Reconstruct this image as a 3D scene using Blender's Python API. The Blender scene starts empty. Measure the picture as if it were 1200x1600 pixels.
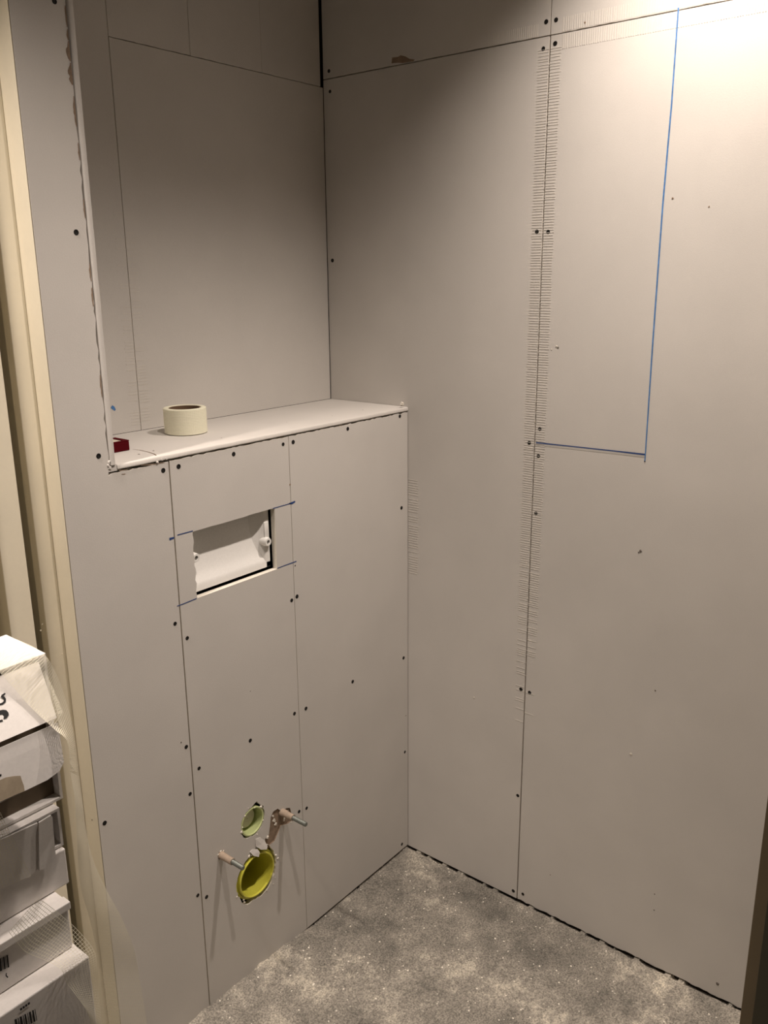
import bpy, bmesh, math, random
from mathutils import Vector, Matrix, noise
from mathutils.geometry import tessellate_polygon

random.seed(7)
S = bpy.context.scene
COL = S.collection

# ------------------------------------------------------------------ camera
F = 1341.84
CAM = Vector((-1.6106, -1.2154, 1.4948))
YAW, PITCH, ROLL = 0.8953, -0.2667, -0.0084
fwd = Vector((math.cos(PITCH) * math.sin(YAW), math.cos(PITCH) * math.cos(YAW), math.sin(PITCH)))
rgt = Vector((math.cos(YAW), -math.sin(YAW), 0))
upv = rgt.cross(fwd)
c_, s_ = math.cos(ROLL), math.sin(ROLL)
RGT = c_ * rgt + s_ * upv
UPV = -s_ * rgt + c_ * upv
FWD = fwd
cam = bpy.data.cameras.new('camera')
cam.sensor_fit = 'VERTICAL'
cam.sensor_height = 36
cam.lens = F / 1600 * 36
cam.clip_start = 0.02
camo = bpy.data.objects.new('camera', cam)
COL.objects.link(camo)
camo.matrix_world = Matrix(((RGT.x, UPV.x, -FWD.x, CAM.x), (RGT.y, UPV.y, -FWD.y, CAM.y),
                            (RGT.z, UPV.z, -FWD.z, CAM.z), (0, 0, 0, 1)))
S.camera = camo

# ------------------------------------------------------------------ world, lamps, exposure
W = bpy.data.worlds.new('world')
S.world = W
W.use_nodes = True
W.node_tree.nodes['Background'].inputs[0].default_value = (1.0, 0.85, 0.7, 1)
W.node_tree.nodes['Background'].inputs[1].default_value = 0.01
S.view_settings.view_transform = 'Standard'
S.view_settings.look = 'None'
S.view_settings.gamma = 1
S.view_settings.use_curve_mapping = False
S.view_settings.exposure = 0.0

LAMP = (1.0, 0.865, 0.765)
CEIL = 2.38


def downlight_lamp(x, y, power, size=117, blend=1.0):
    l = bpy.data.lights.new('downlight_lamp', 'SPOT')
    l.energy = power
    l.color = LAMP
    l.spot_size = math.radians(size)
    l.spot_blend = blend
    l.shadow_soft_size = 0.022
    o = bpy.data.objects.new('downlight_lamp', l)
    COL.objects.link(o)
    o.location = (x, y, CEIL - 0.02)
    return o


LIGHTS = [(-0.27, -0.67, 72, 111), (-0.82, -0.68, 49, 116), (-1.40, -0.09, 95, 98)]  # last lamp is added, to brighten the door frame and carton tops
lamp_objs = [downlight_lamp(*a) for a in LIGHTS]


# ------------------------------------------------------------------ helpers
def at(px, axis, val):
    """point of the plane <axis>=val that stands at pixel px of the 1200x1600 frame"""
    d = RGT * ((px[0] - 600) / F) + UPV * ((800 - px[1]) / F) + FWD
    t = (val - CAM[axis]) / d[axis]
    return CAM + d * t


def mat(name, col, rough=0.8, metal=0.0, var=0.06, vscale=8.0, bump=0.0, bscale=300.0, fine=0.03, spec=0.3):
    m = bpy.data.materials.new(name)
    m.use_nodes = True
    nt = m.node_tree
    b = nt.nodes['Principled BSDF']
    b.inputs['Roughness'].default_value = rough
    b.inputs['Metallic'].default_value = metal
    b.inputs['Specular IOR Level'].default_value = spec
    tc = nt.nodes.new('ShaderNodeNewGeometry')
    n1 = nt.nodes.new('ShaderNodeTexNoise')
    n1.inputs['Scale'].default_value = vscale
    n1.inputs['Detail'].default_value = 5
    nt.links.new(tc.outputs['Position'], n1.inputs['Vector'])
    n2 = nt.nodes.new('ShaderNodeTexNoise')
    n2.inputs['Scale'].default_value = bscale
    n2.inputs['Detail'].default_value = 3
    nt.links.new(tc.outputs['Position'], n2.inputs['Vector'])
    r1 = nt.nodes.new('ShaderNodeMapRange')
    r1.inputs['From Min'].default_value = 0.3
    r1.inputs['From Max'].default_value = 0.7
    r1.inputs['To Min'].default_value = 1 - var
    r1.inputs['To Max'].default_value = 1 + var
    nt.links.new(n1.outputs['Fac'], r1.inputs['Value'])
    r2 = nt.nodes.new('ShaderNodeMapRange')
    r2.inputs['From Min'].default_value = 0.3
    r2.inputs['From Max'].default_value = 0.7
    r2.inputs['To Min'].default_value = 1 - fine
    r2.inputs['To Max'].default_value = 1 + fine
    nt.links.new(n2.outputs['Fac'], r2.inputs['Value'])
    mu = nt.nodes.new('ShaderNodeMath')
    mu.operation = 'MULTIPLY'
    nt.links.new(r1.outputs[0], mu.inputs[0])
    nt.links.new(r2.outputs[0], mu.inputs[1])
    vm = nt.nodes.new('ShaderNodeVectorMath')
    vm.operation = 'SCALE'
    vm.inputs[0].default_value = col
    nt.links.new(mu.outputs[0], vm.inputs['Scale'])
    nt.links.new(vm.outputs[0], b.inputs['Base Color'])
    if bump:
        bp = nt.nodes.new('ShaderNodeBump')
        bp.inputs['Strength'].default_value = bump
        bp.inputs['Distance'].default_value = 0.001
        nt.links.new(n2.outputs['Fac'], bp.inputs['Height'])
        nt.links.new(bp.outputs[0], b.inputs['Normal'])
    return m


def concrete_material():
    m = bpy.data.materials.new('screed')
    m.use_nodes = True
    nt = m.node_tree
    b = nt.nodes['Principled BSDF']
    b.inputs['Roughness'].default_value = 0.85
    b.inputs['Specular IOR Level'].default_value = 0.3
    g = nt.nodes.new('ShaderNodeNewGeometry')

    def noise_(scale, detail=6, rough=0.6):
        n = nt.nodes.new('ShaderNodeTexNoise')
        n.inputs['Scale'].default_value = scale
        n.inputs['Detail'].default_value = detail
        n.inputs['Roughness'].default_value = rough
        nt.links.new(g.outputs['Position'], n.inputs['Vector'])
        return n

    def ramp(src, stops):
        r = nt.nodes.new('ShaderNodeValToRGB')
        e = r.color_ramp.elements
        e[0].position, e[0].color = stops[0]
        e[1].position, e[1].color = stops[-1]
        for p, c in stops[1:-1]:
            q = e.new(p)
            q.color = c
        nt.links.new(src, r.inputs[0])
        return r

    def mix(mode, fac, a, c):
        x = nt.nodes.new('ShaderNodeMixRGB')
        x.blend_type = mode
        if isinstance(fac, float):
            x.inputs[0].default_value = fac
        else:
            nt.links.new(fac, x.inputs[0])
        for k, v in ((1, a), (2, c)):
            if isinstance(v, tuple):
                x.inputs[k].default_value = v
            else:
                nt.links.new(v, x.inputs[k])
        return x.outputs[0]

    big = ramp(noise_(4.6, 9, 0.74).outputs['Fac'], [(0.38, (0.17, 0.160, 0.140, 1)), (0.52, (0.31, 0.288, 0.25, 1)), (0.65, (0.66, 0.61, 0.51, 1))])
    mid = ramp(noise_(260, 6, 0.8).outputs['Fac'], [(0.37, (0.42, 0.41, 0.40, 1)), (0.5, (1, 1, 1, 1)), (0.64, (1.65, 1.62, 1.55, 1))])
    # pale dust plus painted shade: tone darkens towards the poorly lit corner
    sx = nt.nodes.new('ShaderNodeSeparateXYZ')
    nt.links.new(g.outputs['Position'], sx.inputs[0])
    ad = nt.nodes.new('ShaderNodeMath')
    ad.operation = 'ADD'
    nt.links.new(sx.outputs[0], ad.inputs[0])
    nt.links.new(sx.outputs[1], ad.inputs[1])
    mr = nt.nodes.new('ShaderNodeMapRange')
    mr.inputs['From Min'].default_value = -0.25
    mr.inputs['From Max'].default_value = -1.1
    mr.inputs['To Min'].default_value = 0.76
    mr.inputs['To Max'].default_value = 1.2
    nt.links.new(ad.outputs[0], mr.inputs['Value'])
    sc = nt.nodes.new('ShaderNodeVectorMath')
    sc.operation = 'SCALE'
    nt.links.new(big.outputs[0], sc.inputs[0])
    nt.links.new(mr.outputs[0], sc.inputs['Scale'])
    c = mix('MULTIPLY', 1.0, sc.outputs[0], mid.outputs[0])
    # pale crumbs of grout and plaster
    v = nt.nodes.new('ShaderNodeTexVoronoi')
    v.inputs['Scale'].default_value = 85
    nt.links.new(g.outputs['Position'], v.inputs['Vector'])
    dots = ramp(v.outputs['Distance'], [(0.14, (1, 1, 1, 1)), (0.22, (0, 0, 0, 1))])
    sel = ramp(noise_(60, 2).outputs['Fac'], [(0.55, (0, 0, 0, 1)), (0.60, (1, 1, 1, 1))])
    f1 = mix('MULTIPLY', 1.0, dots.outputs[0], sel.outputs[0])
    c = mix('MIX', f1, c, (0.85, 0.80, 0.70, 1))
    # dark pits
    v2 = nt.nodes.new('ShaderNodeTexVoronoi')
    v2.inputs['Scale'].default_value = 130
    nt.links.new(g.outputs['Position'], v2.inputs['Vector'])
    pits = ramp(v2.outputs['Distance'], [(0.1, (1, 1, 1, 1)), (0.22, (0, 0, 0, 1))])
    sel2 = ramp(noise_(25, 3).outputs['Fac'], [(0.45, (0, 0, 0, 1)), (0.6, (0.8, 0.8, 0.8, 1))])
    f2 = mix('MULTIPLY', 1.0, pits.outputs[0], sel2.outputs[0])
    c = mix('MIX', f2, c, (0.06, 0.055, 0.05, 1))
    nt.links.new(c, b.inputs['Base Color'])
    bp = nt.nodes.new('ShaderNodeBump')
    bp.inputs['Strength'].default_value = 0.5
    bp.inputs['Distance'].default_value = 0.002
    nt.links.new(noise_(220, 4, 0.7).outputs['Fac'], bp.inputs['Height'])
    nt.links.new(bp.outputs[0], b.inputs['Normal'])
    return m


M = {
    'board': mat('gypsum_board_paper', (0.60, 0.575, 0.54), 0.75, var=0.035, vscale=6, bump=0.15, bscale=500, fine=0.02),
    'core': mat('gypsum_core', (0.70, 0.66, 0.58), 0.9, bump=0.6, bscale=400, fine=0.06),
    'edge': mat('board_edge', (0.66, 0.62, 0.56), 0.85, bump=0.3),
    'torn': mat('torn_brown_paper', (0.26, 0.19, 0.135), 0.95, var=0.2, vscale=60, bump=0.6, fine=0.1),
    'void': mat('dark_timber_behind', (0.035, 0.027, 0.02), 0.95),
    'cream': mat('cream_gloss_paint', (0.82, 0.76, 0.61), 0.4, var=0.03, vscale=10, bump=0.12, bscale=120, fine=0.01, spec=0.4),
    'olive': mat('dark_olive_paint', (0.045, 0.04, 0.025), 0.6, var=0.05),
    'brownpaint': mat('brown_edge_paint', (0.13, 0.10, 0.06), 0.6, var=0.05),
    'wall': mat('plain_plaster', (0.22, 0.20, 0.17), 0.8),
    'slab': mat('dark_slab', (0.16, 0.15, 0.13), 0.9),
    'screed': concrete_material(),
    'screw': mat('black_screw', (0.012, 0.011, 0.010), 0.55, metal=0.3),
    'blue': mat('blue_marker', (0.07, 0.19, 0.42), 0.8, var=0.25, vscale=90),
    'dkblue': mat('blue_marker_heavy', (0.025, 0.06, 0.2), 0.8),
    'pencil': mat('grey_pencil', (0.16, 0.14, 0.12), 0.8),
    'mesh': mat('glass_fibre_strand', (0.80, 0.76, 0.62), 0.6),
    'jtape': mat('joint_tape_strand', (0.63, 0.60, 0.55), 0.7),
    'roll': mat('cream_tape', (0.78, 0.76, 0.60), 0.7, bump=0.2),
    'rollcore': mat('cardboard_core', (0.16, 0.10, 0.06), 0.9),
    'red': mat('dark_red_card', (0.075, 0.002, 0.005), 0.85, spec=0.08),
    'paletop': mat('pale_card', (0.62, 0.56, 0.46), 0.7),
    'white': mat('white_plastic', (0.86, 0.85, 0.82), 0.35, var=0.02, spec=0.5),
    'plasticdirt': mat('grey_plastic', (0.20, 0.195, 0.18), 0.5),
    'steel': mat('zinc_steel', (0.20, 0.215, 0.195), 0.45, metal=0.55),
    'sleeve': mat('brown_sleeve', (0.35, 0.275, 0.21), 0.7, var=0.15, vscale=80),
    'lime': mat('lime_plastic', (0.60, 0.58, 0.07), 0.4, var=0.03, spec=0.5),
    'palegreen': mat('pale_green_plastic', (0.55, 0.62, 0.30), 0.4, var=0.03, spec=0.5),
    'plug': mat('translucent_plug', (0.70, 0.69, 0.50), 0.45),
    'card': mat('white_carton', (0.80, 0.77, 0.74), 0.6, var=0.04, vscale=15),
    'cardin': mat('brown_carton_liner', (0.15, 0.115, 0.078), 0.85, var=0.08, vscale=40),
    'ink': mat('black_ink', (0.02, 0.02, 0.02), 0.7),
    'kraft': mat('torn_kraft', (0.40, 0.33, 0.24), 0.9, var=0.15, vscale=60),
    'timber': mat('raw_timber', (0.16, 0.11, 0.06), 0.9, var=0.2, vscale=20),
}
em = bpy.data.materials.new('lamp_lens')
em.use_nodes = True
em.node_tree.nodes['Principled BSDF'].inputs['Emission Color'].default_value = (*LAMP, 1)
em.node_tree.nodes['Principled BSDF'].inputs['Emission Strength'].default_value = 8
M['lens'] = em


def obj(name, verts, faces, m, parent=None, mats=None, midx=None, smooth=False):
    me = bpy.data.meshes.new(name)
    me.from_pydata([tuple(v) for v in verts], [], faces)
    for k in ([m] if mats is None else mats):
        me.materials.append(M[k])
    if midx:
        for p, i in zip(me.polygons, midx):
            p.material_index = i
    bm = bmesh.new()
    bm.from_mesh(me)
    bmesh.ops.recalc_face_normals(bm, faces=bm.faces)
    bm.to_mesh(me)
    bm.free()
    if smooth:
        for p in me.polygons:
            p.use_smooth = True
        me.set_sharp_from_angle(angle=math.radians(40))
    o = bpy.data.objects.new(name, me)
    COL.objects.link(o)
    if parent is not None:
        o.parent = parent
        o.matrix_parent_inverse = Matrix.Translation(-parent.location)
    return o


def empty(name, loc=(0, 0, 0)):
    e = bpy.data.objects.new(name, None)
    e.location = loc
    e.empty_display_size = 0.05
    COL.objects.link(e)
    return e


def tag(o, label=None, cat=None, group=None, kind=None):
    if label: o['label'] = label
    if cat: o['category'] = cat
    if group: o['group'] = group
    if kind: o['kind'] = kind
    return o


class MB:
    """collects geometry for one mesh"""

    def __init__(self):
        self.v, self.f, self.i = [], [], []

    def add(self, vs, fs, mi=0):
        b = len(self.v)
        self.v += [Vector(p) for p in vs]
        self.f += [tuple(b + k for k in f) for f in fs]
        self.i += [mi] * len(fs)

    def box(self, a, b, mi=0):
        x0, y0, z0 = a
        x1, y1, z1 = b
        vs = [(x0, y0, z0), (x1, y0, z0), (x1, y1, z0), (x0, y1, z0), (x0, y0, z1), (x1, y0, z1), (x1, y1, z1), (x0, y1, z1)]
        self.add(vs, [(0, 1, 2, 3), (4, 5, 6, 7), (0, 1, 5, 4), (1, 2, 6, 5), (2, 3, 7, 6), (3, 0, 4, 7)], mi)

    def bevel_box(self, a, b, r=0.002, mi=0):
        bm = bmesh.new()
        t = MB()
        t.box(a, b)
        vs = [bm.verts.new(p) for p in t.v]
        for f in t.f: bm.faces.new([vs[k] for k in f])
        bmesh.ops.recalc_face_normals(bm, faces=bm.faces)
        bmesh.ops.bevel(bm, geom=bm.edges[:], offset=r, segments=2, affect='EDGES', profile=0.5)
        bm.verts.index_update()
        self.add([p.co.copy() for p in bm.verts], [tuple(q.index for q in f.verts) for f in bm.faces], mi)
        bm.free()

    def lathe(self, c, axis, prof, n=32, mi=0, close=False):
        """prof: list of (radius, distance along axis)"""
        axis = Vector(axis).normalized()
        u = axis.orthogonal().normalized()
        w = axis.cross(u)
        vs, fs = [], []
        for r, h in prof:
            for k in range(n):
                a = 2 * math.pi * k / n
                vs.append(Vector(c) + axis * h + (u * math.cos(a) + w * math.sin(a)) * r)
        m_ = len(prof)
        for j in range(m_ - 1 + (1 if close else 0)):
            j2 = (j + 1) % m_
            for k in range(n):
                k2 = (k + 1) % n
                fs.append((j * n + k, j * n + k2, j2 * n + k2, j2 * n + k))
        self.add(vs, fs, mi)

    def disc(self, c, axis, r, n=32, mi=0):
        axis = Vector(axis).normalized()
        u = axis.orthogonal().normalized()
        w = axis.cross(u)
        vs = [Vector(c) + (u * math.cos(2 * math.pi * k / n) + w * math.sin(2 * math.pi * k / n)) * r for k in range(n)]
        self.add(vs, [tuple(range(n))], mi)

    def ribbon(self, pts, nrm, w, mi=0):
        """flat strip of width w along pts lying on a surface of normal nrm"""
        nrm = Vector(nrm)
        pts = [Vector(p) for p in pts]
        vs, fs = [], []
        for k, p in enumerate(pts):
            d = (pts[min(k + 1, len(pts) - 1)] - pts[max(k - 1, 0)]).normalized()
            s = d.cross(nrm).normalized() * ((w[k] if isinstance(w, list) else w) / 2)
            vs += [p + s, p - s]
        for k in range(len(pts) - 1):
            fs.append((2 * k, 2 * k + 1, 2 * k + 3, 2 * k + 2))
        self.add(vs, fs, mi)

    def build(self, name, m, parent=None, smooth=False):
        ms = m if isinstance(m, list) else [m]
        return obj(name, self.v, self.f, None, parent, mats=ms, midx=self.i, smooth=smooth)


def jag(p, q, step=0.006, amp=0.0015, keep=True):
    """ragged 2-D edge from p to q (q excluded)"""
    p, q = Vector(p), Vector(q)
    L = (q - p).length
    n = max(2, int(L / step))
    d = (q - p) / L
    nn = Vector((-d.y, d.x))
    out = []
    for k in range(n):
        t = k / n
        a = 0 if k == 0 else random.uniform(-amp, amp)
        out.append(p + (q - p) * t + nn * a)
    return out


def ring(cx, cz, rx, rz, n=44, amp=0.06, seed=0, bumps=()):
    rr = random.Random(seed)
    bf = lambda k: 1 + sum(h * math.exp(-((((math.degrees(2 * math.pi * k / n) - a_ + 180) % 360) - 180) / 16) ** 2) for a_, h in bumps)
    return [Vector((cx + rx * math.cos(2 * math.pi * k / n) * (bf(k) + rr.uniform(-amp, amp)),
                    cz + rz * math.sin(2 * math.pi * k / n) * (bf(k) + rr.uniform(-amp, amp)))) for k in range(n)]


def board(name, to3, loops, thick, parent, face='board', edge='edge', torn_loop=-1):
    """gypsum board: loops[0] outline, others holes, 2-D; to3(u, v, depth) maps to the wall"""
    flat = [p for l in loops for p in l]
    tris = tessellate_polygon([[Vector((p[0], p[1], 0)) for p in l] for l in loops])
    n = len(flat)
    vs = [to3(p[0], p[1], 0) for p in flat] + [to3(p[0], p[1], thick) for p in flat]
    fs, mi = [], []
    for t in tris:
        fs.append(tuple(t)); mi.append(0)
    for t in tris:
        fs.append(tuple(k + n for k in t)); mi.append(0)
    b = 0
    for li, l in enumerate(loops):
        m_ = len(l)
        for k in range(m_):
            k2 = (k + 1) % m_
            fs.append((b + k, b + k2, b + k2 + n, b + k + n)); mi.append(2 if li == torn_loop else 1)
        b += m_
    return obj(name, vs, fs, None, parent, mats=[face, edge, 'torn'], midx=mi)


# screws: one mesh shared by all
def screw_mesh():
    mb = MB()
    mb.lathe((0, 0, 0), (0, 0, 1), [(0.0042, -0.002), (0.0042, 0.0004), (0.0036, 0.0006), (0.0014, 0.0002)], 12)
    mb.disc((0, 0, 0.0002), (0, 0, 1), 0.0014, 6)
    o = mb.build('screw', 'screw')
    me = o.data
    bpy.data.objects.remove(o)
    return me


SCREW = screw_mesh()


def screws(panel, pts, nrm):
    q = Vector(nrm).to_track_quat('Z', 'Y')
    for p in pts:
        o = bpy.data.objects.new('screw', SCREW)
        COL.objects.link(o)
        o.parent = panel
        o.location = p
        s = random.uniform(0.9, 1.08)
        o.rotation_mode = 'QUATERNION'
        o.rotation_quaternion = q
        o.scale = (s, s, 1)


H, D, T = 1.2, 0.2434, 0.0125
A = 0.338          # seam on the right wall
ZS = 1.934         # horizontal seam

# ------------------------------------------------------------------ floor
def build_floor():
    X0, X1, Y0, Y1 = -0.93, 0.012, -1.10, 0.012
    st = 0.006
    nx, ny = int((X1 - X0) / st), int((Y1 - Y0) / st)
    vs, fs = [], []
    for j in range(ny + 1):
        for i in range(nx + 1):
            x, y = X0 + (X1 - X0) * i / nx, Y0 + (Y1 - Y0) * j / ny
            z = 0.003 * noise.noise(Vector((x * 5, y * 5, 0))) + 0.0008 * noise.noise(Vector((x * 60, y * 60, 2)))
            # hump of levelling compound along the left wall, towards the left
            t = min(1, max(0, (-0.36 - x) / 0.12))
            z += 0.016 * t * math.exp(-(y / 0.06) ** 2) * (1 + 0.5 * noise.noise(Vector((x * 30, y * 30, 5))))
            # crumbling edge along the right wall
            e = math.exp(-((x + 0.012) / 0.010) ** 2)
            z += e * 0.005 * (noise.noise(Vector((y * 45, 3, x * 20))) + 0.3)
            if x > -0.005 and noise.noise(Vector((y * 38, 9, 1))) > -0.12:
                z -= 0.012
            vs.append((x, y, z - 0.001))
    w = nx + 1
    for j in range(ny):
        for i in range(nx):
            fs.append((j * w + i, j * w + i + 1, (j + 1) * w + i + 1, (j + 1) * w + i))
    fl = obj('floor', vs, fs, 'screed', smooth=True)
    tag(fl, 'rough grey speckled screed floor with pale dusty patches', kind='structure')
    mb = MB()
    mb.box((-2.4, -2.1, -0.06), (0.05, 0.30, -0.022))
    mb.box((-2.4, -2.1, -0.022), (-0.929, 0.12, -0.002))
    mb.box((-0.929, -2.1, -0.022), (0.05, -1.099, -0.002))
    mb.build('floor_slab', 'slab', fl)
    return fl


build_floor()

# ------------------------------------------------------------------ right wall (plane X = 0)
def R3(y, z, d): return Vector((d, y, z))


wr = MB()
wr.box((T, -1.25, -0.02), (0.10, D + 0.06, CEIL))
wall_right = tag(wr.build('wall_right', 'void'), 'right wall of grey plasterboard sheets with a taped vertical joint', kind='structure')
YE = -1.2
up_l = board('drywall_panel', R3, [[*jag((D, ZS + 0.0015), (-A + 0.001, ZS + 0.0015), 0.012, 0.0006), (-A + 0.001, ZS + 0.0015), (-A + 0.001, CEIL), (D, CEIL)]], T, wall_right)
# torn notch in the joint of the upper left sheet
n0, n1 = at((612, 99), 0, 0), at((648, 94), 0, 0)
up_r = board('drywall_panel', R3, [[*jag((-A - 0.0012, ZS + 0.0015), (YE, ZS + 0.0015), 0.012, 0.0006), (YE, ZS + 0.0015), (YE, CEIL), (-A - 0.0012, CEIL)]], T, wall_right)
lo_l = board('drywall_panel', R3, [[(D, 0.0025), (-A + 0.0016, 0.0025), (-A + 0.0016, ZS - 0.0008), (D, ZS - 0.0008)]], T, wall_right)
bot = jag((YE, 0.0030), (-A - 0.0017, 0.0028), 0.008, 0.0016)
lo_r = board('drywall_panel', R3, [[*bot, (-A - 0.0017, 0.0028), (-A - 0.0017, ZS - 0.0008), (YE, ZS - 0.0008)]], T, wall_right)
XN = (-1, 0, 0)
screws(up_l, [at(p, 0, 0) for p in [(853.5, 34), (514, 111)]], XN)
screws(up_r, [at(p, 0, 0) for p in [(869, 31)]], XN)
screws(lo_l, [at(p, 0, 0) for p in [(849, 76), (515.7, 143), (519.5, 407), (839, 362), (827, 692), (814, 1077), (809, 1243), (802, 1392)]], XN)
screws(lo_r, [at(p, 0, 0) for p in [(867.5, 68), (856.5, 362), (843.5, 670), (841.3, 712.5), (837.5, 802), (827.5, 1082), (817, 1397)]], XN)


def tape(parent, to3, u0, v0, u1, v1, vertical=True, pitch=0.0052, sw=0.0011, inset=0.5, keep=lambda t: 1.0):
    """open weave joint tape pressed on a seam: raised thin strands"""
    mb = MB()
    h = 0.00045
    L = (v1 - v0) if vertical else (u1 - u0)
    n = int(abs(L) / pitch)

    def bar(a, b, c, d):
        p = [to3(a, c, 0.0), to3(b, c, 0.0), to3(b, d, 0.0), to3(a, d, 0.0)]
        q = [to3(a, c, -h), to3(b, c, -h), to3(b, d, -h), to3(a, d, -h)]
        mb.add(p + q, [(4, 5, 6, 7), (0, 1, 5, 4), (1, 2, 6, 5), (2, 3, 7, 6), (3, 0, 4, 7)])
    for k in range(n):
        t = (k + 0.5) / n
        if random.random() > keep(t): continue
        j = random.uniform(-0.0006, 0.0006)
        if vertical:
            z = v0 + L * t + j
            bar(u0 + random.uniform(-1, 1) * 0.0015, u1 + random.uniform(-1, 1) * 0.0015, z - sw / 2, z + sw / 2)
        else:
            y = u0 + L * t + j
            bar(y - sw / 2, y + sw / 2, v0, v1)
    o = mb.build('joint_tape', 'jtape', parent)
    o['kind'] = 'stuff'
    return o


TW = 0.024
tape(wall_right, R3, -A - TW, 0.45, -A - 0.0015, ZS - 0.02, keep=lambda t: 1.0 if t > 0.3 else t / 0.3)
tape(wall_right, R3, -A + 0.0015, 0.45, -A + TW, ZS - 0.02, keep=lambda t: 1.0 if t > 0.3 else t / 0.3)


def thin_plate(parent, pts, nrm, h, name='joint_tape', m='jtape'):
    nrm = Vector(nrm)
    n = len(pts)
    vs = [Vector(p) + nrm * 0.0001 for p in pts] + [Vector(p) + nrm * h for p in pts]
    fs = [tuple(range(n, 2 * n))] + [(k, (k + 1) % n, (k + 1) % n + n, k + n) for k in range(n)]
    return obj(name, vs, fs, m, parent)


# tape along the horizontal joint: two very thin bands above and below it
def ribs_h(y0, y1, z0, z1):
    tape(wall_right, R3, y1, z0, y0, z1, vertical=False, pitch=0.0045, sw=0.002)


ribs_h(-A - 0.025, YE, ZS - 0.027, ZS - 0.002)
ribs_h(-A - 0.025, YE, ZS + 0.003, ZS + 0.027)
ribs_h(-0.2, -A + 0.025, ZS + 0.002, ZS + 0.024)
# tape end showing in the corner with the cistern boxing
tape(wall_right, R3, -0.030, 0.78, -0.002, 1.04, pitch=0.006, keep=lambda t: 0.8)
# torn paper over the joint
mb = MB()
tp = [(612, 99), (613, 90), (622, 89), (626, 86.5), (633, 88), (640, 92), (648, 93), (646, 96), (630, 98.5), (620, 98)]
thin_plate(wall_right, [at(p, 0, 0) for p in tp], XN, 0.0006, 'torn_paper', 'torn')
# cracks of the joint that show through
def line(parent, pxs, axis, val, nrm, w, m, name, off=0.0005):
    n = Vector(nrm)
    mb = MB()
    mb.ribbon([at(p, axis, val) + n * off for p in pxs], nrm, w)
    return mb.build(name, m, parent)


# blue setting-out lines
line(wall_right, [(1060.5, 12), (1050, 160), (1036, 320), (1020, 540), (1008, 720)], 0, 0, XN, [0.0026, 0.0028, 0.0030, 0.0028, 0.0022], 'blue', 'marker_line', 0.0014)
line(wall_right, [(838, 691.5), (900, 698), (960, 704.5), (1008, 710)], 0, 0, XN, [0.0028, 0.0022, 0.0024, 0.0034], 'dkblue', 'marker_line', 0.0014)
# dents and specks
def speck(parent, px, axis, val, nrm, r, m, name='speck', off=0.0004, sq=1.0):
    n = Vector(nrm)
    c = at(px, axis, val) + n * off
    u = Vector((0, 0, 1)) if abs(n.z) < 0.9 else Vector((1, 0, 0))
    w = n.cross(u)
    k = 7
    vs = []
    for i in range(k):
        a = 2 * math.pi * i / k
        rr = r * random.uniform(0.7, 1.2)
        vs.append(c + u * math.cos(a) * rr * sq + w * math.sin(a) * rr)
    vs.append(c + n * r * 0.25)
    return obj(name, vs, [(i, (i + 1) % k, k) for i in range(k)], m, parent)


for p, r, m in [((1051, 310), .0022, 'torn'), ((872, 543), .0022, 'pencil'), ((870, 541), .003, 'core'), ((862, 546), .002, 'core'), ((1108, 323), .0016, 'torn'),
                ((1007.5, 721), .0016, 'ink'), ((1001, 861), .003, 'pencil'), ((998, 863), .002, 'pencil'), ((1024, 1079), .0018, 'pencil'), ((1023, 1397), .0016, 'ink'), ((1022, 1422), .0014, 'ink'),
                ((986, 1178), .004, 'core'), ((741, 1090), .003, 'core'), ((860, 1367), .0014, 'pencil'), ((1121, 1537), .004, 'pencil'), ((914, 35), .002, 'torn')]:
    speck(wall_right, p, 0, 0, XN, r, m)

# ------------------------------------------------------------------ back wall of the niche (plane Y = D)
def B3(x, z, d): return Vector((x, D + d, z))


wb = MB()
wb.box((-0.98, D + T, -0.02), (T, D + 0.08, CEIL))
wall_back = tag(wb.build('wall_back', 'void'), 'back wall of the niche above the cistern, clad in grey plasterboard', kind='structure')
SB = -0.5735
ZB = 1.918
LZ = H + 0.0008
board('drywall_panel', B3, [[(-0.80, LZ), (SB - 0.0008, LZ), (SB - 0.0008, CEIL), (-0.80, CEIL)]], T, wall_back)
board('drywall_panel', B3, [[(SB + 0.0008, LZ), (-0.0025, LZ), (-0.0025, ZB - 0.0007), (SB + 0.0008, ZB - 0.0007)]], T, wall_back)
for a, b in ((SB + 0.0008, -0.3875), (-0.3865, -0.1945), (-0.194, -0.0105)):
    board('drywall_panel', B3, [[*jag((a, ZB + 0.0009), (b, ZB + 0.0009), 0.01, 0.0006), (b, ZB + 0.0009), (b, CEIL), (a, CEIL)]], T, wall_back)
YN = (0, -1, 0)
tape(wall_back, B3, SB + 0.0015, LZ + 0.01, SB + 0.022, 1.62, pitch=0.006, keep=lambda t: 0.75 - 0.4 * t)
tape(wall_back, B3, SB - 0.022, LZ + 0.01, SB - 0.0015, 1.62, pitch=0.006, keep=lambda t: 0.75 - 0.4 * t)
line(wall_back, [(174, 635), (177, 637.5), (180, 641)], 1, D, YN, [0.006, 0.007, 0.003], 'blue', 'marker_line')

# ------------------------------------------------------------------ left wall: the cistern boxing (plane Y = 0)
def L3(x, z, d): return Vector((x, d, z))


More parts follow.
